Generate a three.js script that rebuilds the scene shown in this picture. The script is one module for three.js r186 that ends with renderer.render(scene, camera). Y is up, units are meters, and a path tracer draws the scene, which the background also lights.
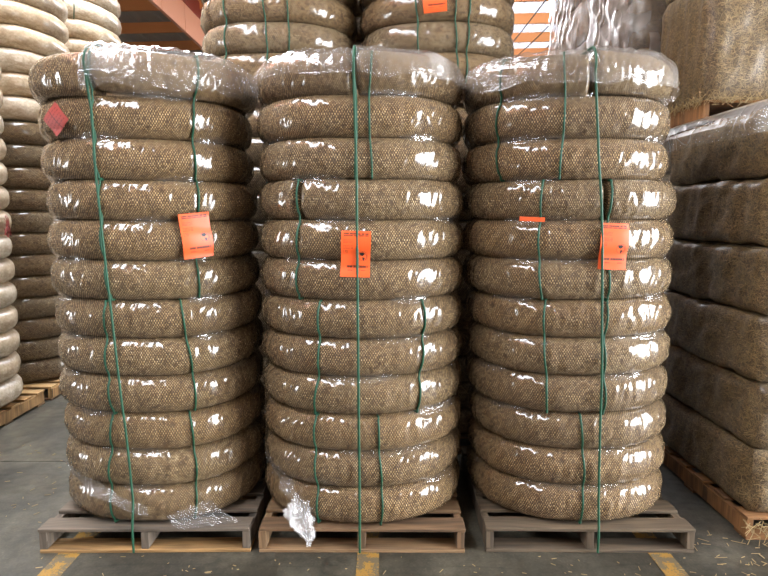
import * as THREE from 'three';
import { RectAreaLightUniformsLib } from 'three/addons/lights/RectAreaLightUniformsLib.js';
import { ImprovedNoise } from 'three/addons/math/ImprovedNoise.js';
import { mergeGeometries } from 'three/addons/utils/BufferGeometryUtils.js';
import { RoundedBoxGeometry } from 'three/addons/geometries/RoundedBoxGeometry.js';

// ---------------------------------------------------------------- camera, sky, exposure
const scene = new THREE.Scene();
const camera = new THREE.PerspectiveCamera(49.77, 768 / 576, 0.05, 200);
camera.position.set(0, 1.71, 0);
camera.rotation.set(THREE.MathUtils.degToRad(-6.7), 0, 0);
scene.add(camera);
scene.background = new THREE.Color(0.92, 0.95, 1.0);        // overcast daylight, seen only through doors and roof lights
scene.backgroundIntensity = 30;
const renderer = new THREE.WebGLRenderer({ antialias: true });
renderer.toneMapping = THREE.LinearToneMapping;
renderer.toneMappingExposure = 0.7;
renderer.shadowMap.enabled = true;
// daylight entering the two loading doors and the clear roof sheets, each as large as its opening
RectAreaLightUniformsLib.init();
function daylight(w, h, at, to) { const l = new THREE.RectAreaLight(new THREE.Color(0.92, 0.95, 1.0), 30, w, h); l.position.set(...at); l.lookAt(...to); scene.add(l); }
daylight(5.3, 4.8, [8.95, 2.4, 0.35], [0, 2.4, 0.35]);
daylight(1.2, 3.2, [-12.95, 1.6, -0.6], [0, 1.6, -0.6]);
for (const [x, w, z] of [[-2.7, 1, 0.75], [-2.7, 1, -2.75], [-2.7, 1, -6.25], [1.4, 1.6, -13.25], [1.4, 1.6, -16.75]]) daylight(w, 3.5, [x, 5.8 + 0.023 * x, z], [x, 0, z + 0.001]);  // the two rearmost are added, unseen, to brighten the orange purlins

// ---------------------------------------------------------------- small helpers
const perlin = new ImprovedNoise();
const N = (x, y = 0, z = 0) => perlin.noise(x + 0.37, y + 0.71, z + 0.13);
function rng(seed) { let a = seed >>> 0; return () => { a = (a + 0x6D2B79F5) | 0; let t = Math.imul(a ^ (a >>> 15), 1 | a); t = (t + Math.imul(t ^ (t >>> 7), 61 | t)) ^ t; return ((t ^ (t >>> 14)) >>> 0) / 4294967296; }; }
const lerp = (a, b, t) => a + (b - a) * t, clamp = (x, a, b) => Math.min(b, Math.max(a, x));
const taken = new Map();
function numbered(name) { const k = taken.get(name) || 0; taken.set(name, k + 1); return k ? `${name}_${String(k).padStart(3, '0')}` : name; }
function shade(o) { o.traverse((c) => { if (c.isMesh) { c.castShadow = true; c.receiveShadow = true; } }); return o; }
function thing(name, label, category, group, [x, y, z] = [0, 0, 0], turn = 0) {
  const o = new THREE.Group(); o.name = numbered(name); scene.add(o);
  o.position.set(x, y, z); o.rotation.y = turn; o.userData = { label, category };
  if (group) o.userData.group = group;
  return o;
}
function part(name, geometry, material, parent) { const m = new THREE.Mesh(geometry, material); m.name = name; parent.add(m); return m; }
function structure(name) { const o = new THREE.Group(); o.name = name; o.userData = { kind: 'structure' }; scene.add(o); return o; }
function box(w, h, d, x, y, z, uvScale = 1) {      // box with uv in metres
  const g = new THREE.BoxGeometry(w, h, d); boxUV(g, uvScale); g.translate(x, y, z); return g;
}
function boxUV(g, s = 1, ox = 0, oy = 0) {
  const p = g.attributes.position, n = g.attributes.normal, uv = new Float32Array(p.count * 2);
  for (let i = 0; i < p.count; i++) {
    const ax = Math.abs(n.getX(i)), ay = Math.abs(n.getY(i)), az = Math.abs(n.getZ(i));
    const [a, b] = ay >= ax && ay >= az ? [p.getX(i), p.getZ(i)] : ax >= az ? [p.getZ(i), p.getY(i)] : [p.getX(i), p.getY(i)];
    uv[2 * i] = a * s + ox; uv[2 * i + 1] = b * s + oy;
  }
  g.setAttribute('uv', new THREE.BufferAttribute(uv, 2));
}
function gridGeometry(nu, nv, f, uvf, closeU = false) {   // parametric sheet
  const pos = [], uv = [], idx = [];
  for (let j = 0; j <= nv; j++) for (let i = 0; i <= nu; i++) { const p = f(i / nu, j / nv, i, j); pos.push(p[0], p[1], p[2]); const q = uvf(i / nu, j / nv, p); uv.push(q[0], q[1]); }
  for (let j = 0; j < nv; j++) for (let i = 0; i < nu; i++) { const a = j * (nu + 1) + i, b = a + 1, c = a + nu + 1, d = c + 1; idx.push(a, b, d, a, d, c); }
  const g = new THREE.BufferGeometry();
  g.setAttribute('position', new THREE.Float32BufferAttribute(pos, 3)); g.setAttribute('uv', new THREE.Float32BufferAttribute(uv, 2)); g.setIndex(idx); g.computeVertexNormals();
  if (closeU) {                                            // same normal on both sides of the seam
    const n = g.attributes.normal;
    for (let j = 0; j <= nv; j++) { const a = j * (nu + 1), b = a + nu; const v = new THREE.Vector3(n.getX(a) + n.getX(b), n.getY(a) + n.getY(b), n.getZ(a) + n.getZ(b)).normalize(); n.setXYZ(a, v.x, v.y, v.z); n.setXYZ(b, v.x, v.y, v.z); }
  }
  return g;
}

// ---------------------------------------------------------------- textures
function canvasPair(size) { return [0, 1].map(() => { const c = document.createElement('canvas'); c.width = c.height = size; return c; }); }
function tex(c, srgb, rx = 1, ry = rx) { const t = new THREE.CanvasTexture(c); t.wrapS = t.wrapT = THREE.RepeatWrapping; t.magFilter = THREE.LinearFilter; if (srgb) t.colorSpace = THREE.SRGBColorSpace; t.repeat.set(rx, ry); return t; }
function dataTex(size, f, srgb = false) {
  const d = new Uint8Array(size * size * 4);
  for (let y = 0; y < size; y++) for (let x = 0; x < size; x++) { const v = f(x / size, y / size), k = 4 * (y * size + x); const a = Array.isArray(v) ? v : [v, v, v]; for (let c = 0; c < 3; c++) d[k + c] = clamp(Math.round(a[c]), 0, 255); d[k + 3] = 255; }
  const t = new THREE.DataTexture(d, size, size); t.wrapS = t.wrapT = THREE.RepeatWrapping; t.magFilter = THREE.LinearFilter; if (srgb) t.colorSpace = THREE.SRGBColorSpace; t.needsUpdate = true; return t;
}
// noise that repeats after one unit in u and v (fu, fv whole numbers of cells)
function tileNoise(seed) {
  const r = rng(seed), T = Array.from({ length: 4096 }, () => r());
  const h = (i, j, m, n) => T[((((i % m) + m) % m) * 131 + (((j % n) + n) % n) * 977) & 4095];
  return (u, v, fu, fv) => {
    const x = u * fu, y = v * fv, i = Math.floor(x), j = Math.floor(y); let a = x - i, b = y - j; a = a * a * (3 - 2 * a); b = b * b * (3 - 2 * b);
    return lerp(lerp(h(i, j, fu, fv), h(i + 1, j, fu, fv), a), lerp(h(i, j + 1, fu, fv), h(i + 1, j + 1, fu, fv), a), b);
  };
}
const tn = tileNoise(5);
function strawTexture(size, metres, seed, count, palette, base, net, along, veil) {
  const [cc, cb] = canvasPair(size), a = cc.getContext('2d'), b = cb.getContext('2d'), r = rng(seed), k = size / metres;
  a.fillStyle = base; a.fillRect(0, 0, size, size); b.fillStyle = 'rgb(60,60,60)'; b.fillRect(0, 0, size, size);
  for (let i = 0; i < count; i++) {
    const x = r() * size, y = r() * size, L = (0.012 + 0.03 * r()) * k, an = r() < along ? (r() - 0.5) * 1.0 : r() * Math.PI, w = (0.0014 + 0.0036 * r() * r()) * k;
    const dx = Math.cos(an) * L / 2, dy = Math.sin(an) * L / 2, c = palette[Math.floor(r() * palette.length)], g = Math.floor(70 + 150 * (i / count) * (0.6 + 0.4 * r()));
    const bend = (r() - 0.5) * L * 0.25;
    for (const ox of [-size, 0, size]) for (const oy of [-size, 0, size]) {
      if (x + ox < -L || x + ox > size + L || y + oy < -L || y + oy > size + L) continue;
      for (const [q, s] of [[a, c], [b, `rgb(${g},${g},${g})`]]) { q.strokeStyle = s; q.lineWidth = w; q.beginPath(); q.moveTo(x + ox - dx, y + oy - dy); q.quadraticCurveTo(x + ox - dy / L * bend, y + oy + dx / L * bend, x + ox + dx, y + oy + dy); q.stroke(); }
    }
  }
  if (veil) { a.fillStyle = veil; a.fillRect(0, 0, size, size); }   // film dulls the straw
  if (net) {                                                // knitted net: rows of diamonds pressed into the straw
    const nx = net[0], ny = net[1], sx = size / nx, sy = size / ny;
    for (const [q, s, w, off] of [[a, 'rgba(58,42,24,0.66)', 0.0048 * k, 0], [b, 'rgba(0,0,0,0.75)', 0.0055 * k, 0], [b, 'rgba(150,150,150,0.8)', 0.0016 * k, 0]]) {
      q.strokeStyle = s; q.lineWidth = w;
      for (let j = -1; j <= ny; j++) { for (const d of [1, -1]) { q.beginPath(); for (let i = -1; i <= nx + 1; i++) { const y = (j + 0.5 + d * (i % 2 ? 0.5 : -0.5)) * sy + off; if (i < 0) q.moveTo(i * sx, y); else q.lineTo(i * sx, y); } q.stroke(); } }
    }
  }
  return [cc, cb];
}
const straws = ['rgb(228,204,156)', 'rgb(208,180,130)', 'rgb(184,154,106)', 'rgb(160,130,84)', 'rgb(124,97,60)', 'rgb(84,63,38)', 'rgb(246,226,184)', 'rgb(172,150,110)', 'rgb(196,170,124)'];
const baleStraws = ['rgb(176,154,110)', 'rgb(150,128,86)', 'rgb(126,106,70)', 'rgb(104,86,56)', 'rgb(84,70,44)', 'rgb(196,176,134)', 'rgb(132,122,82)'];
const [wc, wb] = strawTexture(1024, 0.6, 11, 9000, straws, 'rgb(92,70,44)', [46, 38], 0.3, 'rgba(158,140,104,0.14)');
const [bc, bb] = strawTexture(1024, 0.8, 12, 12000, baleStraws, 'rgb(58,46,28)', null, 0.25, 'rgba(128,112,86,0.35)');
const wattleMap = tex(wc, true), wattleBump = tex(wb, false);
const baleMap = tex(bc, true), baleBump = tex(bb, false);
// stretch film: relief of fine horizontal stretch lines, soft dents and creases; haze where layers of film overlap
const ridge = (x) => 1 - Math.abs(2 * x - 1);
const filmBump = dataTex(1024, (u, v) => {
  const w = 0.06 * tn(u, v, 5, 7), dents = tn(u + w, v, 26, 22) * 0.5 + tn(u, v + w, 60, 48) * 0.3;
  const lines = tn(u, v + 0.02 * tn(u, v, 9, 3), 8, 190) * 0.16;
  const s = ridge(tn(u + v * 2 + w, v - u, 14, 10)), crease = Math.pow(s, 7) * 0.7, s2 = Math.pow(ridge(tn(u - w, v + w, 20, 9)), 9) * 0.5;
  return 255 * clamp(0.25 * dents * 1.6 + lines + 0.5 * crease + 0.4 * s2, 0, 1);
});
const hazeOf = (low, amount) => dataTex(512, (u, v) => {
  const w = 0.1 * tn(u, v, 4, 4), big = tn(u + w, v, 9, 8), band = tn(u, v + w, 5, 30), fine = tn(u + w, v, 34, 50), mid = tn(u, v + w, 16, 20);
  return 255 * clamp(low - amount * (Math.max(0, big + 0.35 * mid - 0.75) * (0.5 + fine) + 0.5 * Math.max(0, band - 0.6) * mid), 0, 1);
});
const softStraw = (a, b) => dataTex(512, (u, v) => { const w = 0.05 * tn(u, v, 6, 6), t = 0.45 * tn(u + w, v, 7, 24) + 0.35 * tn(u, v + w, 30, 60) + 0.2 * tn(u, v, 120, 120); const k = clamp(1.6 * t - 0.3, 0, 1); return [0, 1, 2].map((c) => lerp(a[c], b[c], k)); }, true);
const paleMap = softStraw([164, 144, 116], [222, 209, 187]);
const woodMap = dataTex(512, (u, v) => {
  const w = tn(u, v, 3, 5) * 0.05, g = tn(u, v + w, 3, 46), f = tn(u, v + w, 8, 160), k = tn(u, v, 5, 9), stain = tn(u, v, 7, 12);
  const t = 0.62 + 0.28 * g + 0.16 * (f - 0.5) - (k > 0.88 ? 0.25 : 0) - 0.22 * Math.max(0, stain - 0.55);
  return [255 * t, 250 * t, 240 * t];
}, true);
const woodBump = dataTex(512, (u, v) => 255 * clamp(0.4 + 0.5 * tn(u, v, 8, 160) * tn(u, v, 3, 46), 0, 1));
const concreteMap = dataTex(1024, (u, v) => {
  const w = 0.08 * tn(u, v, 6, 6), a = tn(u + w, v, 5, 4), b = tn(u, v + w, 17, 15), c = tn(u, v, 70, 66), d = tn(u, v, 310, 300);
  const scuff = Math.pow(ridge(tn(u + w, v, 9, 30)), 12) * tn(u, v, 20, 20);
  const t = 0.60 + 0.22 * (a - 0.5) + 0.2 * (b - 0.5) + 0.13 * (c - 0.5) + 0.14 * (d - 0.5) + (d > 0.93 ? 0.14 : 0) - 0.18 * scuff;
  return [255 * t, 252 * t, 236 * t];
}, true);
const concreteRough = dataTex(512, (u, v) => 255 * clamp(0.5 + 0.3 * tn(u, v, 8, 8) + 0.2 * tn(u, v, 60, 60), 0, 1));
const paintMap = dataTex(512, (u, v) => { const wear = 0.55 * tn(u, v, 14, 14) + 0.45 * tn(u, v, 90, 90); const t = clamp((wear - 0.41) * 7, 0, 1) * 0.85; return [lerp(142, 84, t), lerp(106, 76, t), lerp(40, 62, t)]; }, true);

// ---------------------------------------------------------------- materials
const std = (o) => new THREE.MeshStandardMaterial(o);
const rep = (t, rx, ry = rx, ox = 0, oy = 0) => { const c = t.clone(); c.repeat.set(rx, ry); c.offset.set(ox, oy); c.needsUpdate = true; return c; };
const M = {};
const phys = (o) => new THREE.MeshPhysicalMaterial(o);
// netted straw under clinging film: the film is the clear coat, its dents and creases are in the geometry
M.wattle = [0xfffaf0, 0xf4ecdf, 0xfff4e2].map((c, i) => phys({ color: c, map: rep(wattleMap, 1, 1, 0.31 * i, 0.17 * i), bumpMap: rep(wattleBump, 1, 1, 0.31 * i, 0.17 * i), bumpScale: 0.0055, roughness: 0.8, clearcoat: 1, clearcoatRoughness: 0.12 }));
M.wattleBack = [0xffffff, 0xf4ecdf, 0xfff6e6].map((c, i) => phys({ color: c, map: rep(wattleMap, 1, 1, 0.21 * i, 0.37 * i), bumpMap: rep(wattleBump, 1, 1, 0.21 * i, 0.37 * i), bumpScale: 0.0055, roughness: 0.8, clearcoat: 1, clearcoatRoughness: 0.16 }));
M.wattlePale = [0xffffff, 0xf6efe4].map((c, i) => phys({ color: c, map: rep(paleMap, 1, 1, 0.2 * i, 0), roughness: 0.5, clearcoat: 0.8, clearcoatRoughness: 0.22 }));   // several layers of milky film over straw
M.bale = [0xdcd2be, 0xd2c8b4].map((c) => phys({ color: c, map: baleMap, bumpMap: baleBump, bumpScale: 0.006, roughness: 0.8, clearcoat: 0.5, clearcoatRoughness: 0.35 }));
M.straw = std({ color: 0xa8946c, roughness: 0.8 });
const film = (low, amount, rough, bump, rx = 1, ry = 1) => new THREE.MeshPhysicalMaterial({ color: 0xffffff, transmission: 1, transmissionMap: rep(hazeOf(low, amount), rx, ry), thickness: 0, roughness: rough, ior: 1.5, bumpMap: rep(filmBump, rx, ry), bumpScale: bump, side: THREE.DoubleSide });
M.film = film(0.985, 0.15, 0.16, 0.009);
M.filmTop = film(0.955, 0.4, 0.14, 0.009);
M.filmBale = film(0.985, 0.08, 0.34, 0.006);
M.filmCrinkle = film(0.96, 0.4, 0.34, 0.006);
M.filmLoose = new THREE.MeshPhysicalMaterial({ color: 0xffffff, transmission: 0.92, thickness: 0, roughness: 0.14, bumpMap: rep(filmBump, 4, 4), bumpScale: 0.006, side: THREE.DoubleSide });
M.filmBunch = new THREE.MeshPhysicalMaterial({ color: 0xffffff, transmission: 0.78, thickness: 0, roughness: 0.18, bumpMap: rep(filmBump, 4, 4), bumpScale: 0.006, side: THREE.DoubleSide });
M.twine = std({ color: 0x0b442c, roughness: 0.55 });
const wood = (c) => std({ color: c, map: woodMap, bumpMap: woodBump, bumpScale: 0.0015, roughness: 0.85 });
M.woodGrey = [wood(0x7c7064), wood(0x6f6457)];
M.woodPine = [wood(0xd9b27c), wood(0xcaa06a)];
M.woodBrown = [wood(0x947758), wood(0x86694c), wood(0xa58562)];
M.woodDark = [wood(0x7d6c57), wood(0x6f604e)];
M.woodOrange = [wood(0xa87848), wood(0x946840)];
M.concrete = std({ map: rep(concreteMap, 0.4), roughnessMap: rep(concreteRough, 0.4), roughness: 0.8, color: 0x686358 });
M.concreteDark = std({ color: 0x3a3833, roughness: 0.95 });
M.paint = std({ map: paintMap, roughness: 0.7 });
M.orange = std({ color: 0xe8985a, roughness: 0.6 });
M.fascia = std({ color: 0xeca684, roughness: 0.6 });
M.girder = std({ color: 0x9c4030, roughness: 0.6 });
M.sheet = std({ color: 0xb9b6b0, roughness: 0.55, metalness: 0.2, side: THREE.DoubleSide });
M.skylight = new THREE.MeshPhysicalMaterial({ color: 0xf2f7ff, transmission: 1, thickness: 0, roughness: 0.35, side: THREE.DoubleSide });
M.skylightDim = new THREE.MeshPhysicalMaterial({ color: new THREE.Color(0.075, 0.078, 0.086), transmission: 1, thickness: 0, roughness: 0.35, side: THREE.DoubleSide });   // tint darkened to hold back the sky's brightness, lets little through
M.wall = std({ color: 0xb8afa2, roughness: 0.85 });
M.apron = std({ color: 0x9a978f, roughness: 0.9 });
M.cable = std({ color: 0x2e2a26, roughness: 0.6 });

// ---------------------------------------------------------------- the warehouse
const XL = -13, XR = 9, ZF = 9, ZB = -25;
const roofY = (x) => 6.1 + 0.023 * x;
{
  const floor = structure('floor');
  const xs = [XL, -6.9, -0.4 + 6.5 - 0.0, XR], zs = [ZF, 5.6, 0.72, -4.17, -9.05, -13.9, -18.8, ZB];
  for (let i = 0; i < xs.length - 1; i++) for (let j = 0; j < zs.length - 1; j++) {
    const w = xs[i + 1] - xs[i] - 0.008, d = zs[j] - zs[j + 1] - 0.008, g = new THREE.BoxGeometry(w, 0.12, d); g.translate((xs[i] + xs[i + 1]) / 2, -0.06, (zs[j] + zs[j + 1]) / 2); boxUV(g, 1);
    part('slab', g, M.concrete, floor);
  }
  part('subbase', box(XR - XL, 0.1, ZF - ZB, (XL + XR) / 2, -0.12, (ZF + ZB) / 2), M.concreteDark, floor);
  let k = 1;
  for (const x of [-1.6, -0.08, 1.4]) {
    const line = structure(`trim_${k++}`);
    part('lane_line', box(0.11, 0.002, 9.5, x, 0.001, -1.6, 2), M.paint, line);
  }
  const ground = structure('ground');
  part('apron', box(140, 0.2, 140, 0, -0.32, 0), M.apron, ground);
  // walls with door openings
  const T = 0.2, Hh = 6.6;
  const side = (name, x, holes) => {
    const w = structure(name); let z = ZF;
    for (const [a, b, h] of holes) { part('wall_panel', box(T, Hh, z - a, x, Hh / 2 - 0.15, (z + a) / 2), M.wall, w); part('lintel', box(T, Hh - h - 0.15, a - b, x, (Hh - 0.15 + h) / 2, (a + b) / 2), M.wall, w); z = b; }
    part('wall_panel', box(T, Hh, z - ZB, x, Hh / 2 - 0.15, (z + ZB) / 2), M.wall, w);
  };
  side('wall_right', XR + T / 2, [[3.0, -2.3, 4.8], [-11, -14, 4.3]]);
  side('wall_left', XL - T / 2, [[0.0, -1.2, 3.2]]);
  const wf = structure('wall_front'); part('wall_panel', box(XR - XL + 2 * T, Hh, T, (XL + XR) / 2, Hh / 2 - 0.15, ZF + T / 2), M.wall, wf);
  const wb_ = structure('wall_back'); part('wall_panel', box(XR - XL + 2 * T, Hh, T, (XL + XR) / 2, Hh / 2 - 0.15, ZB - T / 2), M.wall, wb_);
  // corrugated roof, with lengths of clear sheet, on purlins
  const roof = structure('ceiling');
  const edges = [XL - 0.2, -11.4, -9.4, -7.2, -5, -3.2, -2.2, -1.2, 0.6, 2.2, 4.4, 6.6, XR + 0.2], zc = [ZF + 0.2, 6, 2.5, -1, -4.5, -8, -11.5, -15, -18.5, -22, ZB - 0.2];
  const clear = new Set(['8:6', '8:7', '5:2', '5:3', '5:4']);        // strip:length of the clear sheets; rear pair added out of sight to light the purlins
  for (let i = 0; i < edges.length - 1; i++) {
    const a = edges[i], b = edges[i + 1], n = Math.round((b - a) / 0.3 * 10);
    for (let j = 0; j < zc.length - 1; j++) {
      const g = gridGeometry(n, 1, (u, v) => { const x = lerp(a, b, u); return [x, roofY(x) + 0.05 + 0.03 * Math.sin(x / 0.3 * 2 * Math.PI), lerp(zc[j], zc[j + 1], v)]; }, (u, v) => [u, v]), cl = clear.has(`${i}:${j}`), dim = i === 9 && j > 5;
      part(cl || dim ? 'skylight_sheet' : 'roof_sheet', g, dim ? M.skylightDim : cl ? M.skylight : M.sheet, roof);
    }
  }
  const pl = new THREE.BoxGeometry(XR - XL, 0.22, 0.07);
  for (let k2 = -15; k2 <= 8; k2++) { const p = part('purlin', pl, M.orange, roof); p.position.set((XL + XR) / 2, roofY((XL + XR) / 2) - 0.1, -13 - 1.5 * k2); p.rotation.z = Math.atan(0.023); }
  // girder above the side row: a recessed red web with orange fascia boards below
  const girder = structure('beam');
  part('web', box(0.08, 0.42, ZF - ZB - 0.4, -3.72, 5.72, (ZF + ZB) / 2), M.girder, girder);
  part('flange', box(0.26, 0.03, ZF - ZB - 0.4, -3.7, 5.515, (ZF + ZB) / 2), M.girder, girder);
  const fb = new THREE.BoxGeometry(0.06, 0.5, 1.18);
  for (let z = 8; z > -24; z -= 1.2) { const p = part('fascia_board', fb, M.fascia, girder); p.position.set(-3.62, 5.26, z + 0.1); }
  // sagging cables under the purlins
  const cab = (x0, z0, x1, z1, lab) => { const c = new THREE.CatmullRomCurve3([new THREE.Vector3(x0, 5.86, z0), new THREE.Vector3((x0 + x1) / 2, 5.8, (z0 + z1) / 2), new THREE.Vector3(x1, 5.86, z1)]); const m = new THREE.Mesh(new THREE.TubeGeometry(c, 20, 0.012, 6), M.cable); m.name = numbered('ceiling_cable'); m.userData = { label: lab, category: 'cable' }; scene.add(m); };
  cab(3.15, -11, 3.0, -19, 'thin dark cable crossing the orange purlins, nearer the double stack');
  cab(3.75, -11, 3.35, -19, 'thin dark cable crossing the orange purlins, nearer the crinkled bales');
}

// ---------------------------------------------------------------- pallets
const boardG = {};
function board(w, h, d, seed) { const key = [w, h, d, seed].join(); if (!boardG[key]) { const g = new RoundedBoxGeometry(w, h, d, 1, 0.004); boxUV(g, 1, seed * 0.37, seed * 0.21); const uv = g.attributes.uv; if (d > w) for (let i = 0; i < uv.count; i++) { const a = uv.getX(i); uv.setXY(i, uv.getY(i), a); } boardG[key] = g; } return boardG[key]; }
function pallet(label, [x, y, z], turn, top, bottom, w = 1.06, d = 1.06, seed = 1, h = 0.13) {
  const o = thing('pallet', label, 'pallet', 'wooden pallets', [x, y, z], turn), r = rng(seed), t = 0.018, sh = h - 2 * t;
  for (const k of [-1, 0, 1]) { const m = part('stringer', board(0.04, sh, d - 0.01, Math.floor(r() * 4)), top[Math.floor(r() * top.length)], o); m.position.set(k * (w / 2 - 0.02), t + sh / 2, 0); }
  const n = 6, bw = 0.125, gap = (d - n * bw) / (n - 1);
  for (let i = 0; i < n; i++) { const m = part('deck_board', board(w, t, bw, Math.floor(r() * 4)), top[Math.floor(r() * top.length)], o); m.position.set((r() - 0.5) * 0.012, h - t / 2, d / 2 - bw / 2 - i * (bw + gap)); m.rotation.y = (r() - 0.5) * 0.012; }
  for (const k of [-1, 0, 1]) { const m = part('bottom_board', board(w, t, 0.12, Math.floor(r() * 4)), bottom[Math.floor(r() * bottom.length)], o); m.position.set((r() - 0.5) * 0.01, t / 2, k * (d / 2 - 0.06)); }
  return o;
}

// ---------------------------------------------------------------- coils of straw wattle
const SE = 2.4;                                            // how square the coils are in plan
const plan = (th, R) => R / Math.pow(Math.pow(Math.abs(Math.cos(th)), SE) + Math.pow(Math.abs(Math.sin(th)), SE), 1 / SE);
const SQ = 1.1;                                           // turns are pressed flat where they lie on each other
const CS = 2.4;                                            // cross-section of a wattle, slightly squashed
// a row: one turn of wattle. y = height of its centre, R = outer radius, dx/dz = offset from the stack's axis, end = angle of the loose end (or null)
const wrap = (a) => { a %= 2 * Math.PI; return a < 0 ? a + 2 * Math.PI : a; };
function rowA(row, th) { return row.a * (1 + 0.07 * N(2.2 * Math.cos(th) + row.seed * 7.3, 2.2 * Math.sin(th), row.seed) + 0.035 * N(6 * Math.cos(th), 6 * Math.sin(th) + row.seed, 3.1)); }
function rowY(row, th) {
  let y = row.y + (row.wob || 0) * N(1.3 * Math.cos(th) + row.stackSeed * 3.1, 1.3 * Math.sin(th), 9.7);
  if (row.end !== null && row.end !== undefined) { const d = wrap(th - row.end); y += row.lift * Math.exp(-d / 0.45) - row.lift * 0.5 * Math.exp(-(2 * Math.PI - d) / 0.35); }
  return y;
}
function rowBase(row, th) { return plan(th, row.R - row.a) + row.dx * Math.sin(th) + row.dz * Math.cos(th); }
function rowExt(row, th, y) { const t = Math.abs(y - rowY(row, th)) / (row.b * SQ); return t > 1.001 / SQ ? -1 : rowBase(row, th) + rowA(row, th) * Math.pow(1 - Math.pow(t, CS), 1 / CS); }
function rowRidge(row, th) { return rowBase(row, th) + rowA(row, th); }
function turnGeometry(row, y0, NU = 300, NV = 36) {        // in the coil's own axes: y from y0, centre on the stack's axis
  const open = row.end !== null && row.end !== undefined, e = open ? row.end : Math.PI;
  return gridGeometry(NU, NV, (u, v) => {
    let t = u; if (open) { const s = 2 * u - 1; t = 0.5 + 0.5 * Math.sign(s) * Math.pow(Math.abs(s), 0.8); }
    const gap = open ? 0.003 : 0, th = e + gap + t * (2 * Math.PI - 2 * gap), ph = Math.PI + v * 2 * Math.PI;
    let k = 1; if (open) { const d = Math.min(t, 1 - t) * 2 * Math.PI / 0.06; if (d < 1) k = Math.sqrt(Math.max(0.0, 1 - (1 - d) * (1 - d))); }
    const c = Math.cos(ph), s = Math.sin(ph), q = 2 / CS, lump = 1 + 0.0 * N(th * 9, ph * 3, row.seed);
    const sx = Math.sin(th) * 0.55, sz = Math.cos(th) * 0.55, sy = row.y + 0.1 * s, cling = NU > 100 ? 1 : 0.6;
    const dent = cling * Math.max(0, c + 0.2) * (0.0046 * N(sx * 34, sy * 26, sz * 34) + 0.0034 * N(sx * 70 + 3, sy * 56, sz * 70) + 0.006 * (Math.pow(1 - Math.abs(N(sx * 16 + sy * 14, sy * 11 + 9, sz * 16 - sy * 9)), 7) - 0.2));
    const rr = rowBase(row, th) + dent + k * lump * rowA(row, th) * Math.sign(c) * Math.pow(Math.abs(c), q), y = rowY(row, th) + clamp(k * lump * row.b * SQ * Math.sign(s) * Math.pow(Math.abs(s), q), -row.b, row.b) - y0;
    return [rr * Math.sin(th), y, rr * Math.cos(th)];
  }, (u, v) => [u * 6 + row.seed * 0.137, v], !open);
}
function thetaFor(u, R) { let lo = -Math.PI / 2, hi = Math.PI / 2; for (let i = 0; i < 40; i++) { const m = (lo + hi) / 2; if (plan(m, R) * Math.sin(m) < u) lo = m; else hi = m; } return (lo + hi) / 2; }
function envelope(rows, th, y, sink) {                     // outside of the stack at an angle and height; taut things sink at most `sink` into the grooves
  let e = -1; for (const r of rows) if (Math.abs(y - r.y) < 0.16) e = Math.max(e, rowExt(r, th, y));
  let rd; const n = rows.length - 1;
  if (y <= rows[0].y) rd = rowRidge(rows[0], th); else if (y >= rows[n].y) rd = rowRidge(rows[n], th);
  else { let i = 0; while (i < n - 1 && rows[i + 1].y < y) i++; rd = lerp(rowRidge(rows[i], th), rowRidge(rows[i + 1], th), (y - rows[i].y) / (rows[i + 1].y - rows[i].y)); }
  return Math.max(e, rd - sink);
}
function filmR(rows, th, y) {
  const s = 0.026 + 0.014 * N(2.5 * Math.cos(th) + 4, 2.5 * Math.sin(th), y * 3);   // where a taut outer layer lies
  const c = Math.cos(th), sn = Math.sin(th);
  const w = 0.006 * Math.pow(1 - Math.abs(N(5 * c + y * 2.5, 5 * sn - y * 2.5, y * 7)), 5) + 0.004 * Math.max(0, N(9 * c, 9 * sn, y * 5));
  return envelope(rows, th, y, s) + 0.008 + w * 0.6;
}
function twineGeometry(rows, u0, u1, yTop, yBot, y0, rad = 0.0055) {
  const pts = [], n = 34, R = rows[0].R;
  for (let i = 0; i <= n; i++) {
    const t = i / n, y = lerp(yTop - 0.004, yBot + 0.004, t), th = thetaFor(lerp(u0, u1, t) + 0.008 * Math.sin(t * 5 + u0 * 40), R);
    const r = envelope(rows, th, y, 0.022) + 0.0065;
    pts.push(new THREE.Vector3(r * Math.sin(th), y - y0, r * Math.cos(th)));
  }
  const tuck = (p, d) => { const q = p.clone(); const l = Math.hypot(q.x, q.z); q.x *= (l - d) / l; q.z *= (l - d) / l; return q; };
  pts.unshift(tuck(pts[0], 0.03)); pts.push(tuck(pts[pts.length - 1], 0.03));
  return new THREE.TubeGeometry(new THREE.CatmullRomCurve3(pts), 70, rad, 6);
}
const ordinal = ['lowest', 'second lowest', 'third from the floor', 'fourth from the floor', 'fifth from the floor', 'sixth from the floor', 'seventh from the floor'];
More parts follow.
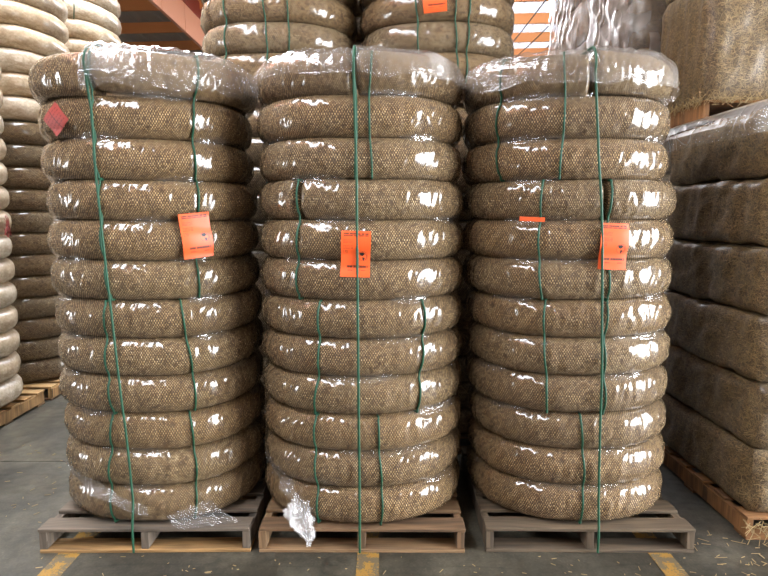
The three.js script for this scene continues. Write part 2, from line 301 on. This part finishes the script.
// coils: list from the bottom up of { y0, y1, R, dx, dz, end (lateral metres) , lift, twines: [[u at top, u at bottom]...] }
function buildRows(coils, seed) {
  const rows = [];
  coils.forEach((c, i) => { const p = (c.y1 - c.y0) / 3; for (let k = 0; k < 3; k++) rows.push({ y: c.y0 + p * (k + 0.5), b: p / 2, a: c.a || 0.097, R: (k === 2 && c.topR ? c.topR : c.R) + (c.grow ?? 0.013), dx: c.dx || 0, dz: c.dz || 0, stackSeed: Math.floor(seed / 10), seed: seed + i * 3.7 + k * 1.3, wob: c.wob ?? 0.008, end: k === 2 && c.end !== undefined ? thetaFor(c.end, c.R) : null, lift: c.lift ?? 0, coil: i }); });
  return rows;
}
function bandGeometry(rows, i, a0, a1) {                    // film stretched across the groove between turns i and i + 1, over part of the way round
  const a = rows[i], b = rows[i + 1], NU = Math.max(8, Math.round((a1 - a0) * 36));
  return gridGeometry(NU, 7, (u, v) => {
    const th = lerp(a0, a1, u), seam = (rowY(a, th) + a.b + rowY(b, th) - b.b) / 2, taper = Math.pow(Math.sin(Math.PI * clamp(u, 0.02, 0.98)), 0.5), wide = (0.022 + 0.01 * N(3 * Math.cos(th) + i, 3 * Math.sin(th), i * 1.7)) * taper, y = seam + (v - 0.5) * 2 * wide;
    const sink = 0.034 + 0.014 * N(4 * Math.cos(th), 4 * Math.sin(th), i * 3.3) + 0.01 * N(14 * Math.cos(th), 14 * Math.sin(th), y * 20);
    const r = envelope(rows, th, y, sink) + 0.005 + 0.004 * Math.sin(Math.PI * v);
    return [r * Math.sin(th), y, r * Math.cos(th)];
  }, (u, v) => [u * (a1 - a0) / 3, v * 0.05 + i * 0.13]);
}
function topSheetGeometry(rows, seed, reach, a0, a1, out) {   // extra sheet draped over the top turn, hanging down its outside between two angles
  const t = rows[rows.length - 1], d2 = Math.PI / 180, NV = 26;
  return gridGeometry(150, NV, (u, v) => {
    const th = lerp(a0, a1, u), c = Math.cos(th), sn = Math.sin(th), pleat = 0.010 * Math.pow(1 - Math.abs(N(9 * c + seed, 9 * sn, v * 1.5)), 4) + 0.012 * Math.max(0, N(5 * c, 5 * sn + seed, v * 3));
    if (v < 0.62) { const k = v / 0.62, y = lerp(t.y - t.b * (reach + 0.35 * N(4 * c + seed, 4 * sn, 7.7)), t.y, k), flare = 0.012 * Math.pow(1 - k, 2) * (1 + N(6 * c, 6 * sn, seed)); const r = filmR(rows, th, Math.max(y, t.y - t.b)) + out + pleat + flare; return [r * sn, y, r * c]; }
    const w = (v - 0.62) / 0.38 * 115 * d2, cc = Math.cos(w), ss = Math.pow(Math.sin(w), 2 / CS), rr = filmR(rows, th, t.y) - rowA(t, th) * (1 - Math.sign(cc) * Math.pow(Math.abs(cc), 2 / CS)) + (out + pleat) * Math.max(0.3, cc);
    return [rr * sn, rowY(t, th) + (t.b + 0.012 + out + pleat) * ss, rr * c];
  }, (u, v) => [u * 1.2, v * 0.4]);
}
function strapGeometry(rows, path, y0, frontZ, rad = 0.0065) {   // path: [[u, y] ...] from the top down; ends tucked under the pallet's lowest board
  const pts = [], R = rows[0].R, top = rows[rows.length - 1];
  const uAt = (y) => { let i = 0; while (i < path.length - 2 && path[i + 1][1] > y) i++; const [a, b] = [path[i], path[i + 1]]; return lerp(a[0], b[0], clamp((a[1] - y) / (a[1] - b[1]), -0.2, 1.2)); };
  const lo = rows[0].y;
  const sidePts = (sgn) => { const o = []; for (let y = top.y; y >= lo; y -= 0.05) { const th0 = thetaFor(uAt(y) * (sgn > 0 ? 1 : 0.6), R), th = sgn > 0 ? th0 : Math.PI - th0; const r = Math.max(filmR(rows, th, y) + 0.009, envelope(rows, th, y, -0.02)); o.push(new THREE.Vector3(r * Math.sin(th), y, r * Math.cos(th))); } return o; };
  const f = sidePts(1), k = sidePts(-1), ft = f[0], kt = k[0], h = top.y + top.b + 0.032;
  const over = (p) => [15, 30, 45, 60, 75, 90].map((q) => { const th = Math.atan2(p.x, p.z), w = q * Math.PI / 180, cc = Math.pow(Math.max(0, Math.cos(w)), 2 / CS), ss = Math.pow(Math.sin(w), 2 / CS), r = rowBase(top, th) + (rowA(top, th) + 0.03) * cc; return new THREE.Vector3(r * Math.sin(th), top.y + (top.b + 0.032) * ss, r * Math.cos(th)); });
  const fl = f[f.length - 1], kl = k[k.length - 1];
  pts.push(new THREE.Vector3(fl.x, 0.012, frontZ), new THREE.Vector3(fl.x, 0.13, frontZ + 0.002), ...f.slice().reverse(), ...over(f[0]), new THREE.Vector3(lerp(ft.x, kt.x, 0.5), h, 0), ...over(k[0]).reverse(), ...k, new THREE.Vector3(kl.x, 0.13, -frontZ - 0.002), new THREE.Vector3(kl.x, 0.012, -frontZ));
  return new THREE.TubeGeometry(new THREE.CatmullRomCurve3(pts, false, 'centripetal'), 420, rad, 6);
}
function sheetOnStack(rows, u, y, w, h, tilt, out = 0.005) { // a sheet of vinyl following the stack
  const R = rows[0].R, th0 = thetaFor(u, R), c = Math.cos(tilt), s = Math.sin(tilt);
  return gridGeometry(12, 16, (p, q) => { const a = (p - 0.5) * w, b = (q - 0.5) * h, x = a * c - b * s, yy = y + a * s + b * c, th = th0 + x / 0.56; const r = Math.max(filmR(rows, th, yy) + out, envelope(rows, th, yy, 0.012) + 0.02 + out); return [r * Math.sin(th), yy, r * Math.cos(th)]; }, (p, q) => [p, q]);
}
// a coil = three turns of one wattle plus the twine that binds it
function makeCoil(rows, i, spec, where, [X, Z], label, group, seed, NU, NV, mats = M.wattle) {
  const o = thing('wattle_coil', label, 'straw wattle', group, [X, spec.y0, Z]), mine = rows.filter((r) => r.coil === i), r = rng(seed * 77 + i);
  for (const row of mine) part('coil_turn', turnGeometry(row, spec.y0, NU, NV), mats[Math.floor(r() * mats.length)], o);
  for (const [a, b] of spec.twines || []) part('binding_twine', twineGeometry(mine, a, b, spec.y1, spec.y0, spec.y0), M.twine, o);
  return o;
}
function stack(where, pos, coils, seed, opt = {}) {
  const rows = buildRows(coils, seed);
  coils.forEach((c, i) => makeCoil(rows, i, c, where, pos, `${ordinal[i + (opt.from || 0)]} straw wattle coil of ${where}`, `straw wattle coils in ${where}`, seed, opt.NU, opt.NV, opt.mats));
  return rows;
}
function wrapFilm(rows, label, [X, Z], mat) {
  const o = thing('stretch_film', label, 'plastic film', 'stretch film around the stacks', [X, 0, Z]);
  const r = rng(Math.round(40 + X * 10));
  for (let i = 0; i < rows.length - 1; i++) for (let a = -Math.PI + r() * 0.8; a < Math.PI - 0.5;) { const e = Math.min(Math.PI, a + 0.25 + 0.7 * r()); part('wrap_band', bandGeometry(rows, i, a, e), mat, o); a = e + 0.5 + 1.2 * r(); }
  return o;
}
const D0 = 3.545;
const front = {
  L: { where: 'the front stack with the red diamond', pos: [-1.262, -D0], coils: [
    { y0: 0.137, y1: 0.715, R: 0.522, dx: 0.012, twines: [[-0.12, -0.13], [0.285, 0.29]] },
    { y0: 0.715, y1: 1.293, R: 0.526, dx: 0, twines: [[-0.12, -0.1], [0.265, 0.305]] },
    { y0: 1.293, y1: 1.882, R: 0.525, dx: -0.012, twines: [[-0.115, -0.08], [0.345, 0.345]] },
    { y0: 1.882, y1: 2.478, R: 0.522, topR: 0.55, dx: -0.03, twines: [[-0.105, -0.115], [0.355, 0.345]], end: -0.115, lift: 0.02 }],
    strap: [[-0.11, 2.45], [-0.1, 1.88], [-0.055, 1.1], [-0.02, 0.54], [0.0, 0.17]] },
  M: { where: 'the middle front stack', pos: [-0.122, -D0], coils: [
    { y0: 0.137, y1: 0.713, R: 0.548, twines: [[-0.22, -0.23], [0.103, 0.107]] },
    { y0: 0.713, y1: 1.293, R: 0.548, twines: [[-0.192, -0.23], [0.32, 0.31]] },
    { y0: 1.293, y1: 1.882, R: 0.548, twines: [[-0.307, -0.305]], end: -0.3 },
    { y0: 1.882, y1: 2.476, R: 0.54, dx: -0.006, twines: [[-0.02, -0.01], [0.06, 0.06]], end: -0.02, lift: 0.01 }],
    strap: [[-0.02, 2.45], [-0.007, 1.88], [0.0, 0.17]] },
  R: { where: 'the front stack beside the dark bales', pos: [1.02, -D0], coils: [
    { y0: 0.137, y1: 0.717, R: 0.528, dx: 0.022, twines: [[-0.028, -0.01]] },
    { y0: 0.717, y1: 1.295, R: 0.534, dx: 0.01, twines: [[-0.227, -0.212], [0.075, 0.072]] },
    { y0: 1.295, y1: 1.88, R: 0.541, dx: -0.008, twines: [[-0.266, -0.251], [0.067, 0.07]], end: 0.05 },
    { y0: 1.88, y1: 2.474, R: 0.523, dx: -0.033, twines: [[-0.438, -0.43], [-0.171, -0.169]], end: -0.034, lift: 0.016 }],
    strap: [[-0.04, 2.45], [-0.012, 2.1], [0.022, 1.59], [0.048, 0.9], [0.062, 0.17]] },
};
let sd = 1;
for (const k of ['L', 'M', 'R']) { const s = front[k]; s.rows = stack(s.where, s.pos, s.coils, sd); sd += 17.3; }
const filmL = wrapFilm(front.L.rows, 'clear stretch film around the front stack with the red diamond', front.L.pos, M.film);
const filmM = wrapFilm(front.M.rows, 'clear stretch film around the middle front stack, bunched tail hanging down', front.M.pos, M.film);
const filmRt = wrapFilm(front.R.rows, 'clear stretch film around the front stack beside the dark bales', front.R.pos, M.film);
for (const [k, lab] of [['L', 'long slanting green strap over the front stack with the red diamond'], ['M', 'long green strap straight down the middle front stack'], ['R', 'long green strap over the front stack beside the dark bales']]) {
  const s = front[k], o = thing('strapping_band', lab, 'strap', 'green straps around the front stacks', [s.pos[0], 0, s.pos[1]]);
  part('band', strapGeometry(s.rows, s.strap, 0, 0.578), M.twine, o);
}
part('top_sheet', topSheetGeometry(front.L.rows, 3, 0.8, -0.25, 2.2, 0.012), M.filmTop, filmL);
part('top_sheet', topSheetGeometry(front.M.rows, 8, 0.1, -1.9, 1.9, 0.006), M.filmTop, filmM);
part('top_sheet', topSheetGeometry(front.R.rows, 5, 0.5, -1.5, 2.4, 0.008), M.filmTop, filmRt);
// pallets under the front stacks
pallet('weathered grey pallet with a fresh pine bottom board, under the diamond stack', [-1.225, 0, -D0], 0.012, M.woodGrey, M.woodPine, 1.07, 1.12, 3);
pallet('brown wooden pallet under the middle front stack', [-0.112, 0, -D0], -0.006, M.woodBrown, M.woodBrown, 1.05, 1.12, 5);
pallet('grey-brown pallet under the front stack beside the dark bales', [1.055, 0, -D0], -0.01, M.woodDark, M.woodDark, 1.06, 1.12, 8);

// loose ends of film
{
  const r = rng(4);
  // bunched tail hanging over the middle pallet's front edge
  const tail = gridGeometry(60, 44, (u, v) => {
    const a = u * 2 * Math.PI, k = (1 + 0.35 * N(7 * Math.cos(a), 7 * Math.sin(a), v * 9) + 0.5 * (Math.pow(1 - Math.abs(N(4 * Math.cos(a) + 5, 4 * Math.sin(a), v * 7)), 4) - 0.4)) * 0.05 * Math.sin(Math.PI * clamp(v * 1.05, 0.08, 0.97)) * (1 + 0.7 * N(2.5 * Math.cos(a), 2.5 * Math.sin(a), v * 6)) + 0.006;
    const cx = lerp(-0.33, -0.262, v) + 0.012 * Math.sin(v * 9), cy = lerp(0.29, 0.06, v), cz = lerp(0.42, 0.6, Math.pow(v, 0.55));
    return [cx + k * Math.cos(a), cy + 0.35 * k * Math.sin(a * 3), cz + 0.5 * k * Math.sin(a)];
  }, (u, v) => [u * 0.2, v * 0.3]);
  part('film_tail', tail, M.filmBunch, filmM);
  // folds of film pressed against the lowest turns
  const fold = (rows, a, b, w, seed) => gridGeometry(40, 10, (u, v) => {
    const s = v - 0.5, un = lerp(a[0], b[0], u) + 0.01 * N(u * 5, seed), y = lerp(a[1], b[1], u) + s * w * (0.6 + 0.5 * Math.sin(Math.PI * u) + 0.5 * N(u * 6, seed, 2)), th = thetaFor(un, rows[0].R), yy = Math.max(y, rows[0].y - rows[0].b * 0.8);
    const r = filmR(rows, th, yy) + 0.004 + 0.009 * Math.pow(1 - Math.abs(N(u * 4 + seed, v * 6, seed)), 4) + 0.006 * Math.max(0, N(u * 13, v * 7, seed + 4));
    return [r * Math.sin(th), y, r * Math.cos(th)];
  }, (u, v) => [u * 0.4, v * 0.15]);
  part('film_fold', fold(front.M.rows, [-0.5, 0.42], [-0.27, 0.2], 0.1, 2), M.filmLoose, filmM);
  part('film_fold', fold(front.L.rows, [-0.44, 0.4], [0.06, 0.215], 0.075, 6), M.filmLoose, filmL);
  // web of film stretched from the stack to the pallet's front corner
  const web = gridGeometry(20, 14, (u, v) => {
    const x = lerp(lerp(0.16, 0.36, u), lerp(0.27, 0.53, u), v), y = lerp(lerp(0.19, 0.26, u), 0.138, v) - 0.03 * Math.sin(Math.PI * v) * (1 - 0.5 * u), z = lerp(lerp(0.555, 0.50, u), lerp(0.57, 0.50, u), v);
    const w = 0.008 * N(u * 9 + v * 3, v * 4, 2.2) + 0.006 * Math.sin(u * 26 + v * 6);
    return [x, y + w, z + w];
  }, (u, v) => [u * 0.3, v * 0.3]);
  part('film_web', web, M.filmLoose, filmL);
}

// ---------------------------------------------------------------- orange labels and the diamond sticker
function labelCanvas() {
  const c = document.createElement('canvas'); c.width = 256; c.height = 416; const x = c.getContext('2d'), r = rng(21);
  x.fillStyle = 'rgb(236,92,38)'; x.fillRect(0, 0, 256, 416); x.fillStyle = 'rgb(30,22,22)';
  const words = (y, h, x0, x1, gapEvery) => { let p = x0; while (p < x1) { const w = 3 + r() * 7; x.fillRect(p, y + (r() - 0.5) * 1.5, Math.min(w, x1 - p), h); p += w + (r() < gapEvery ? 8 : 2); } };
  words(20, 13, 22, 236, 0.2); words(38, 9, 22, 236, 0.2);                      // heading, two lines
  x.fillStyle = 'rgb(120,44,24)'; for (const y of [80, 92, 104, 132, 144, 156, 176, 188, 200]) words(y, 4, 20, y > 170 ? 60 : 104, 0.3);
  x.fillStyle = 'rgb(30,22,22)'; words(312, 20, 52, 236, 0.15);                  // bold line near the foot
  x.fillStyle = 'rgb(110,40,24)'; words(352, 7, 60, 110, 0.2); words(352, 7, 175, 215, 0.2);
  // globe emblem: a circle of dashes with two dark land shapes
  x.strokeStyle = 'rgb(40,24,24)'; x.lineWidth = 3; for (let i = 0; i < 18; i++) { x.beginPath(); x.arc(192, 226, 42, i * 0.349, i * 0.349 + 0.2); x.stroke(); }
  x.fillStyle = 'rgb(28,20,24)'; x.beginPath(); x.moveTo(158, 196); x.lineTo(196, 192); x.lineTo(206, 210); x.lineTo(188, 226); x.lineTo(168, 220); x.closePath(); x.fill();
  x.beginPath(); x.moveTo(186, 236); x.lineTo(208, 240); x.lineTo(204, 258); x.lineTo(194, 272); x.lineTo(188, 254); x.closePath(); x.fill();
  for (let i = 0; i < 8; i++) { const a = -1.2 + i * 0.3; x.fillRect(192 + 30 * Math.cos(a), 226 + 30 * Math.sin(a), 6, 6); }
  return c;
}
M.label = std({ map: tex(labelCanvas(), true), roughness: 0.45, side: THREE.DoubleSide });
{
  const c = document.createElement('canvas'); c.width = c.height = 128; const x = c.getContext('2d'), r = rng(5);
  x.fillStyle = 'rgb(156,54,44)'; x.fillRect(0, 0, 128, 128); x.fillStyle = 'rgb(120,30,26)';
  for (let i = 0; i < 5; i++) { let p = 14; while (p < 112) { const w = 5 + r() * 12; x.fillRect(p, 18 + i * 20 + r() * 3, w, 7); p += w + 5; } }
  x.fillStyle = 'rgb(92,26,24)'; x.fillRect(60, 0, 5, 128);
  M.diamond = std({ map: tex(c, true), roughness: 0.5, side: THREE.DoubleSide });
}
M.orangeScrap = std({ color: 0xe8602a, roughness: 0.5, side: THREE.DoubleSide });
function sticker(name, label, category, s, geo, mat, group) { const m = new THREE.Mesh(geo, mat); m.name = numbered(name); m.userData = { label, category }; if (group) m.userData.group = group; m.position.set(s.pos[0], 0, s.pos[1]); scene.add(m); }
const G = 'orange printed labels';
sticker('label_sheet', 'tilted orange printed label on the front stack with the red diamond', 'label', front.L, sheetOnStack(front.L.rows, 0.332, 1.61, 0.15, 0.222, 0.1), M.label, G);
sticker('label_sheet', 'orange printed label under the strap of the middle front stack', 'label', front.M, sheetOnStack(front.M.rows, -0.013, 1.525, 0.136, 0.22, -0.03), M.label, G);
sticker('label_sheet', 'orange printed label on the front stack beside the dark bales', 'label', front.R, sheetOnStack(front.R.rows, 0.078, 1.56, 0.138, 0.222, -0.04), M.label, G);
sticker('label_scrap', 'thin strip of orange label in a groove, on the stack beside the dark bales', 'label', front.R, sheetOnStack(front.R.rows, -0.29, 1.69, 0.12, 0.022, -0.04, -0.004), M.orangeScrap, G);
sticker('diamond_sticker', 'red diamond sticker with dark print under film near a stack top', 'sticker', front.L, sheetOnStack(front.L.rows, -0.29, 2.165, 0.115, 0.115, 0.72), M.diamond);

// ---------------------------------------------------------------- stacks behind the front three (two tiers)
function evenCoils(n, y0, h, R, extra = {}) { return Array.from({ length: n }, (_, i) => ({ y0: y0 + i * h, y1: y0 + (i + 1) * h, R, grow: 0, ...extra, ...(extra.each ? extra.each[i] || {} : {}) })); }
const lowres = { NU: 90, NV: 18 };
for (const [where, x, z, seed, each, tagged] of [
  ['the tall back stack without a label', -0.765, -4.83, 61, { 0: { twines: [[-0.31, -0.3], [-0.03, -0.01], [0.13, 0.13]], end: -0.45 }, 1: { twines: [[-0.04, -0.03], [0.1, 0.13]], end: 0.2 } }, false],
  ['the tall back stack with an orange label', 0.39, -4.83, 83, { 0: { twines: [[-0.18, -0.17], [0.09, 0.09], [0.17, 0.17]] }, 1: { twines: [[-0.2, -0.18], [0.08, 0.09], [0.16, 0.17]] } }, true],
  ['the added stack between the tall ones', -0.2, -6.05, 91, {}, false],  // added to darken the gap, blocking the bright roof beyond
]) {
  pallet(`wooden pallet on the floor under ${where}`.split(',')[0], [x, 0, z], 0, M.woodBrown, M.woodBrown, 1.05, 1.06, seed);
  const lowRows = stack(where.split(',')[0], [x, z], evenCoils(4, 0.132, 0.577, 0.545, { each: { 3: { twines: [[-0.03, -0.03]] } } }), seed, { ...lowres, mats: M.wattleBack });
  pallet(`wooden pallet between the tiers of ${where}`.split(',')[0], [x, 2.462, z], 0, M.woodBrown, M.woodBrown, 1.05, 1.06, seed + 1);
  const up = stack(where.split(',')[0], [x, z], evenCoils(2, 2.594, 0.6, 0.565, { each }), seed + 9, { from: 4, NU: 180, NV: 26, mats: M.wattleBack });
  if (tagged) sticker('label_sheet', 'orange printed label on the tall stack behind, cut by the picture top', 'label', { pos: [x, z] }, sheetOnStack(up, -0.06, 3.13, 0.145, 0.2, 0.1), M.label, G);
}

// ---------------------------------------------------------------- the side row: pale wrapped stacks, two tiers high
const sideRow = [
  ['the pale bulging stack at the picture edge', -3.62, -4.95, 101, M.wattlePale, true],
  ['the even stack behind the pale bulging stack', -3.62, -6.15, 131, M.wattleBack, false],  // lower coils: aisle shade put into the browner straw colour
  ['the farthest stack of the pale side row', -3.6, -7.4, 151, M.wattleBack, false],  // same shade-toned straw on its lower coils
];
for (const [where, x, z, seed, mats, lumpy] of sideRow) {
  pallet(`wooden pallet under ${where}`, [x, 0, z], 0.02, M.woodPine, M.woodBrown, 1.06, 1.12, seed);
  const ex = lumpy ? { wob: 0.02, a: 0.125 } : { wob: 0.006 };
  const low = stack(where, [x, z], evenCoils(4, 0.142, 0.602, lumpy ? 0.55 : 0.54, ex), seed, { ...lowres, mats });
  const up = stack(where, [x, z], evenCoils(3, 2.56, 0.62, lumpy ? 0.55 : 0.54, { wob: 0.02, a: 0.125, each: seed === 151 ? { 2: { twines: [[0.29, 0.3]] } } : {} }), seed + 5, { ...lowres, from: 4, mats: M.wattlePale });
}

{
  const r = rng(77), parts = [];
  for (let k = 0; k < 3; k++) { const pts = []; for (let i = 0; i < 9; i++) { const th = 1.75 + 0.1 * (r() - 0.5) * 2, y = 1.62 + 0.1 * (r() - 0.5) * 2, rr = 0.575 + 0.012 * r(); pts.push(new THREE.Vector3(rr * Math.sin(th), y, rr * Math.cos(th))); } parts.push(new THREE.TubeGeometry(new THREE.CatmullRomCurve3(pts), 80, 0.003, 5)); }
  const o = thing('twine_tangle', 'tangled red twine stuck on the pale bulging stack', 'twine', null, [-3.62, 0, -4.95]);
  part('twine', mergeGeometries(parts), std({ color: 0x9c3a34, roughness: 0.6 }), o);
}

// ---------------------------------------------------------------- straw bales on the other side
function baleGeometry(w, h, d, seed, rough = 0.016) {
  const g = new THREE.BoxGeometry(w, h, d, 40, 10, 40), p = g.attributes.position, n = g.attributes.normal, v = new THREE.Vector3();
  boxUV(g, 1.25, seed * 0.31, seed * 0.17);
  const rad = 0.09, ry = 0.022;
  for (let i = 0; i < p.count; i++) {
    v.fromBufferAttribute(p, i); const c = new THREE.Vector3(clamp(v.x, -w / 2 + rad, w / 2 - rad), clamp(v.y, -h / 2 + ry, h / 2 - ry), clamp(v.z, -d / 2 + rad, d / 2 - rad)), q = v.clone().sub(c);
    q.x /= rad; q.z /= rad; q.y /= ry; const l = q.length() || 1; q.multiplyScalar(Math.min(1, l) / l); c.x += q.x * rad; c.y += q.y * ry; c.z += q.z * rad; q.normalize(); const f = rough * (N(v.x * 6 + seed, v.y * 9, v.z * 6) + 0.6 * N(v.x * 17, v.y * 19 + seed, v.z * 17));
    const side = Math.abs(n.getY(i)) < 0.5 ? 1 : 0.15;
    c.addScaledVector(q, f * side + 0.006 * side * (1 - 4 * v.y * v.y / h / h)); p.setXYZ(i, c.x, clamp(c.y, -h / 2, h / 2), c.z);
  }
  g.computeVertexNormals(); return g;
}
function baleFilm(w, y0, y1, d, seed, amp, diag) {        // sleeve of film around a bale stack, closed over the top
  const NU = 160, NV = 60, rad = 0.09, sx = w / 2 - rad, sz = d / 2 - rad, per = 4 * (sx + sz) + 2 * Math.PI * rad;
  const round = (s) => { s = ((s % per) + per) % per; const segs = [[2 * sx, 0], [Math.PI / 2 * rad, 1], [2 * sz, 2], [Math.PI / 2 * rad, 3], [2 * sx, 4], [Math.PI / 2 * rad, 5], [2 * sz, 6], [Math.PI / 2 * rad, 7]]; let k = 0; while (k < 7 && s > segs[k][0]) { s -= segs[k][0]; k++; }
    const a = s / rad, C = Math.cos(a), S = Math.sin(a);
    switch (k) { case 0: return [-sx + s, sz + rad, 0, 1]; case 1: return [sx + rad * S, sz + rad * C, S, C]; case 2: return [sx + rad, sz - s, 1, 0]; case 3: return [sx + rad * C, -sz - rad * S, C, -S]; case 4: return [sx - s, -sz - rad, 0, -1]; case 5: return [-sx - rad * S, -sz - rad * C, -S, -C]; case 6: return [-sx - rad, -sz + s, -1, 0]; default: return [-sx - rad * C, sz + rad * S, -C, S]; } };
  return gridGeometry(NU, NV + 8, (u, v, i, j) => {
    const [x, z, nx, nz] = round((i % NU) / NU * per);
    if (j > NV) { const k = (j - NV) / 8, s = 1 - k, lift = 0.012 * Math.sin(k * 3); return [x * s, y1 + 0.03 * Math.sqrt(1 - s * s) + lift, z * s]; }
    const y = lerp(y0, y1, j / NV), s = (i % NU) / NU * per;
    let f = diag ? amp * (Math.pow(1 - Math.abs(N((s + y * 1.1) * 3.2 + seed, y * 0.8, seed)), 3) + 0.6 * Math.pow(1 - Math.abs(N((s - y * 0.6) * 6, y * 2 + seed, 4.4)), 4)) : amp * (0.5 + N(s * 1.5, y * 4 + seed, 1.7)) + amp * 0.5 * Math.pow(1 - Math.abs(N(s * 1.1, y * 16, seed)), 6);
    f = Math.max(0, f); if (i === 0 || i === NU) f = Math.max(0, f);
    const pinch = y > y1 - 0.1 ? 0.05 * Math.pow((y - y1 + 0.1) / 0.1, 2) : 0;
    return [x + nx * (f - pinch), y, z + nz * (f - pinch)];
  }, (u, v, p) => [u * 2.6, p[1] / 1.8], true);
}
const loose = { pos: [], dir: [], len: [] };
function baleStack(where, x0, x1, d0, d1, base, layers, hh, seed, o = {}) {
  const x = (x0 + x1) / 2, z = -(d0 + d1) / 2, w = x1 - x0, d = d1 - d0, r = rng(seed);
  pallet(`${o.tone || 'orange-brown'} pallet under ${where}`, [x, base, z], 0, M.woodOrange, M.woodOrange, w - 0.03, d - 0.02, seed);
  for (let i = 0; i < layers; i++) {
    const b = thing('straw_bale', `${ordinal[i]} layer bale of ${where}`, 'straw bale', 'wrapped straw bales', [x + (r() - 0.5) * 0.02, base + 0.13 + hh * (i + 0.5), z + (r() - 0.5) * 0.02]);
    part('block', baleGeometry(w - 0.06, hh, d - 0.06, seed + i * 3.3), M.bale[i % 2], b);
  }
  const f = thing('stretch_film', `${o.diag ? 'crinkled diagonal film around' : 'dull film cover over the top of'} ${where}`, 'plastic film', 'stretch film around the stacks', [x, 0, z]);
  part('wrap', baleFilm(w + (o.diag ? 0.03 : 0.05), base + (o.diag ? 0.14 : 0.13 + hh * layers - 0.14), base + 0.13 + hh * layers + 0.02, d + (o.diag ? 0.03 : 0.05), seed, o.amp ?? 0.01, o.diag), o.mat || M.filmBale, f);
}
baleStack('the dark bale stack beside the front stacks', 1.9, 3.1, 3.1, 4.36, 0, 6, 0.355, 201);
baleStack('the pale bales standing on the dark bale stack', 1.97, 3.15, 3.95, 4.75, 2.29, 2, 0.78, 221);
baleStack('the crinkled bale stack second along the bale row', 1.88, 3.08, 4.8, 5.92, 0, 6, 0.38, 241, { diag: true, amp: 0.03, mat: M.filmCrinkle });
baleStack('the upper crinkled bales second along the bale row', 1.88, 3.08, 4.8, 5.92, 2.44, 4, 0.4, 261, { diag: true, amp: 0.03, mat: M.filmCrinkle });
baleStack('the crinkled bale stack third along the bale row', 1.86, 3.06, 6.06, 7.2, 0, 6, 0.38, 281, { diag: true, amp: 0.03, mat: M.filmCrinkle });
baleStack('the upper crinkled bales third along the bale row', 1.86, 3.06, 6.06, 7.2, 2.44, 4, 0.4, 301, { diag: true, amp: 0.03, mat: M.filmCrinkle });

// ---------------------------------------------------------------- loose straw: hanging from the upper bales and littering the floor
function scatter(name, label, list) {
  const g = new THREE.BoxGeometry(1, 0.0018, 0.003), m = new THREE.InstancedMesh(g, M.straw, list.length), q = new THREE.Object3D(), c = new THREE.Color(), r = rng(9);
  list.forEach(([p, e, L], i) => { q.position.set(...p); q.rotation.set(...e); q.scale.set(L, 1, 1); q.updateMatrix(); m.setMatrixAt(i, q.matrix); const t = 0.6 + 0.5 * r(); m.setColorAt(i, c.setRGB(t, t * 0.97, t * 0.9)); });
  m.name = name; m.userData = { label, category: 'loose straw', kind: 'stuff' }; scene.add(m);
}
{
  const r = rng(31), hang = [], litter = [];
  for (let i = 0; i < 420; i++) { const onFront = r() < 0.62, x = onFront ? 1.99 + 1.1 * r() : 1.975 - 0.012 * r(), z = onFront ? -3.94 + 0.02 * r() : -3.97 - 0.75 * r(); hang.push([[x, 2.43 - 0.05 * r() * r(), z], [(r() - 0.5) * 0.7, onFront ? (r() - 0.5) : Math.PI / 2 + (r() - 0.5), (r() - 0.5) * 2.6], 0.03 + 0.07 * r()]); }
  for (let i = 0; i < 150; i++) litter.push([[1.55 + 1.6 * r(), 0.004, -2.55 - 0.55 * r() - 0.2 * r()], [0, r() * 6.3, 0], 0.02 + 0.06 * r() * r()]);
  for (let i = 0; i < 260; i++) litter.push([[-2.6 + 5 * r(), 0.004, -2.2 - 0.75 * Math.pow(r(), 0.7)], [0, r() * 6.3, 0], 0.008 + 0.03 * r() * r()]);
  for (let i = 0; i < 90; i++) litter.push([[-3.2 + 1.4 * r(), 0.004, -2.9 - 1.6 * r()], [0, r() * 6.3, 0], 0.008 + 0.03 * r()]);
  for (let i = 0; i < 110; i++) litter.push([[1.88 + 0.5 * r(), 0.12 - 0.11 * r() * r(), -3.05 + 0.02 * r()], [(r() - 0.5), (r() - 0.5) * 2, (r() - 0.5) * 2.4], 0.03 + 0.06 * r()]);
  scatter('hanging_straw', 'frayed straw hanging from the lower edge of the pale upper bales', hang);
  scatter('straw_litter', 'straw bits littering the concrete floor in front of the pallets', litter);
}

shade(scene);
renderer.render(scene, camera);
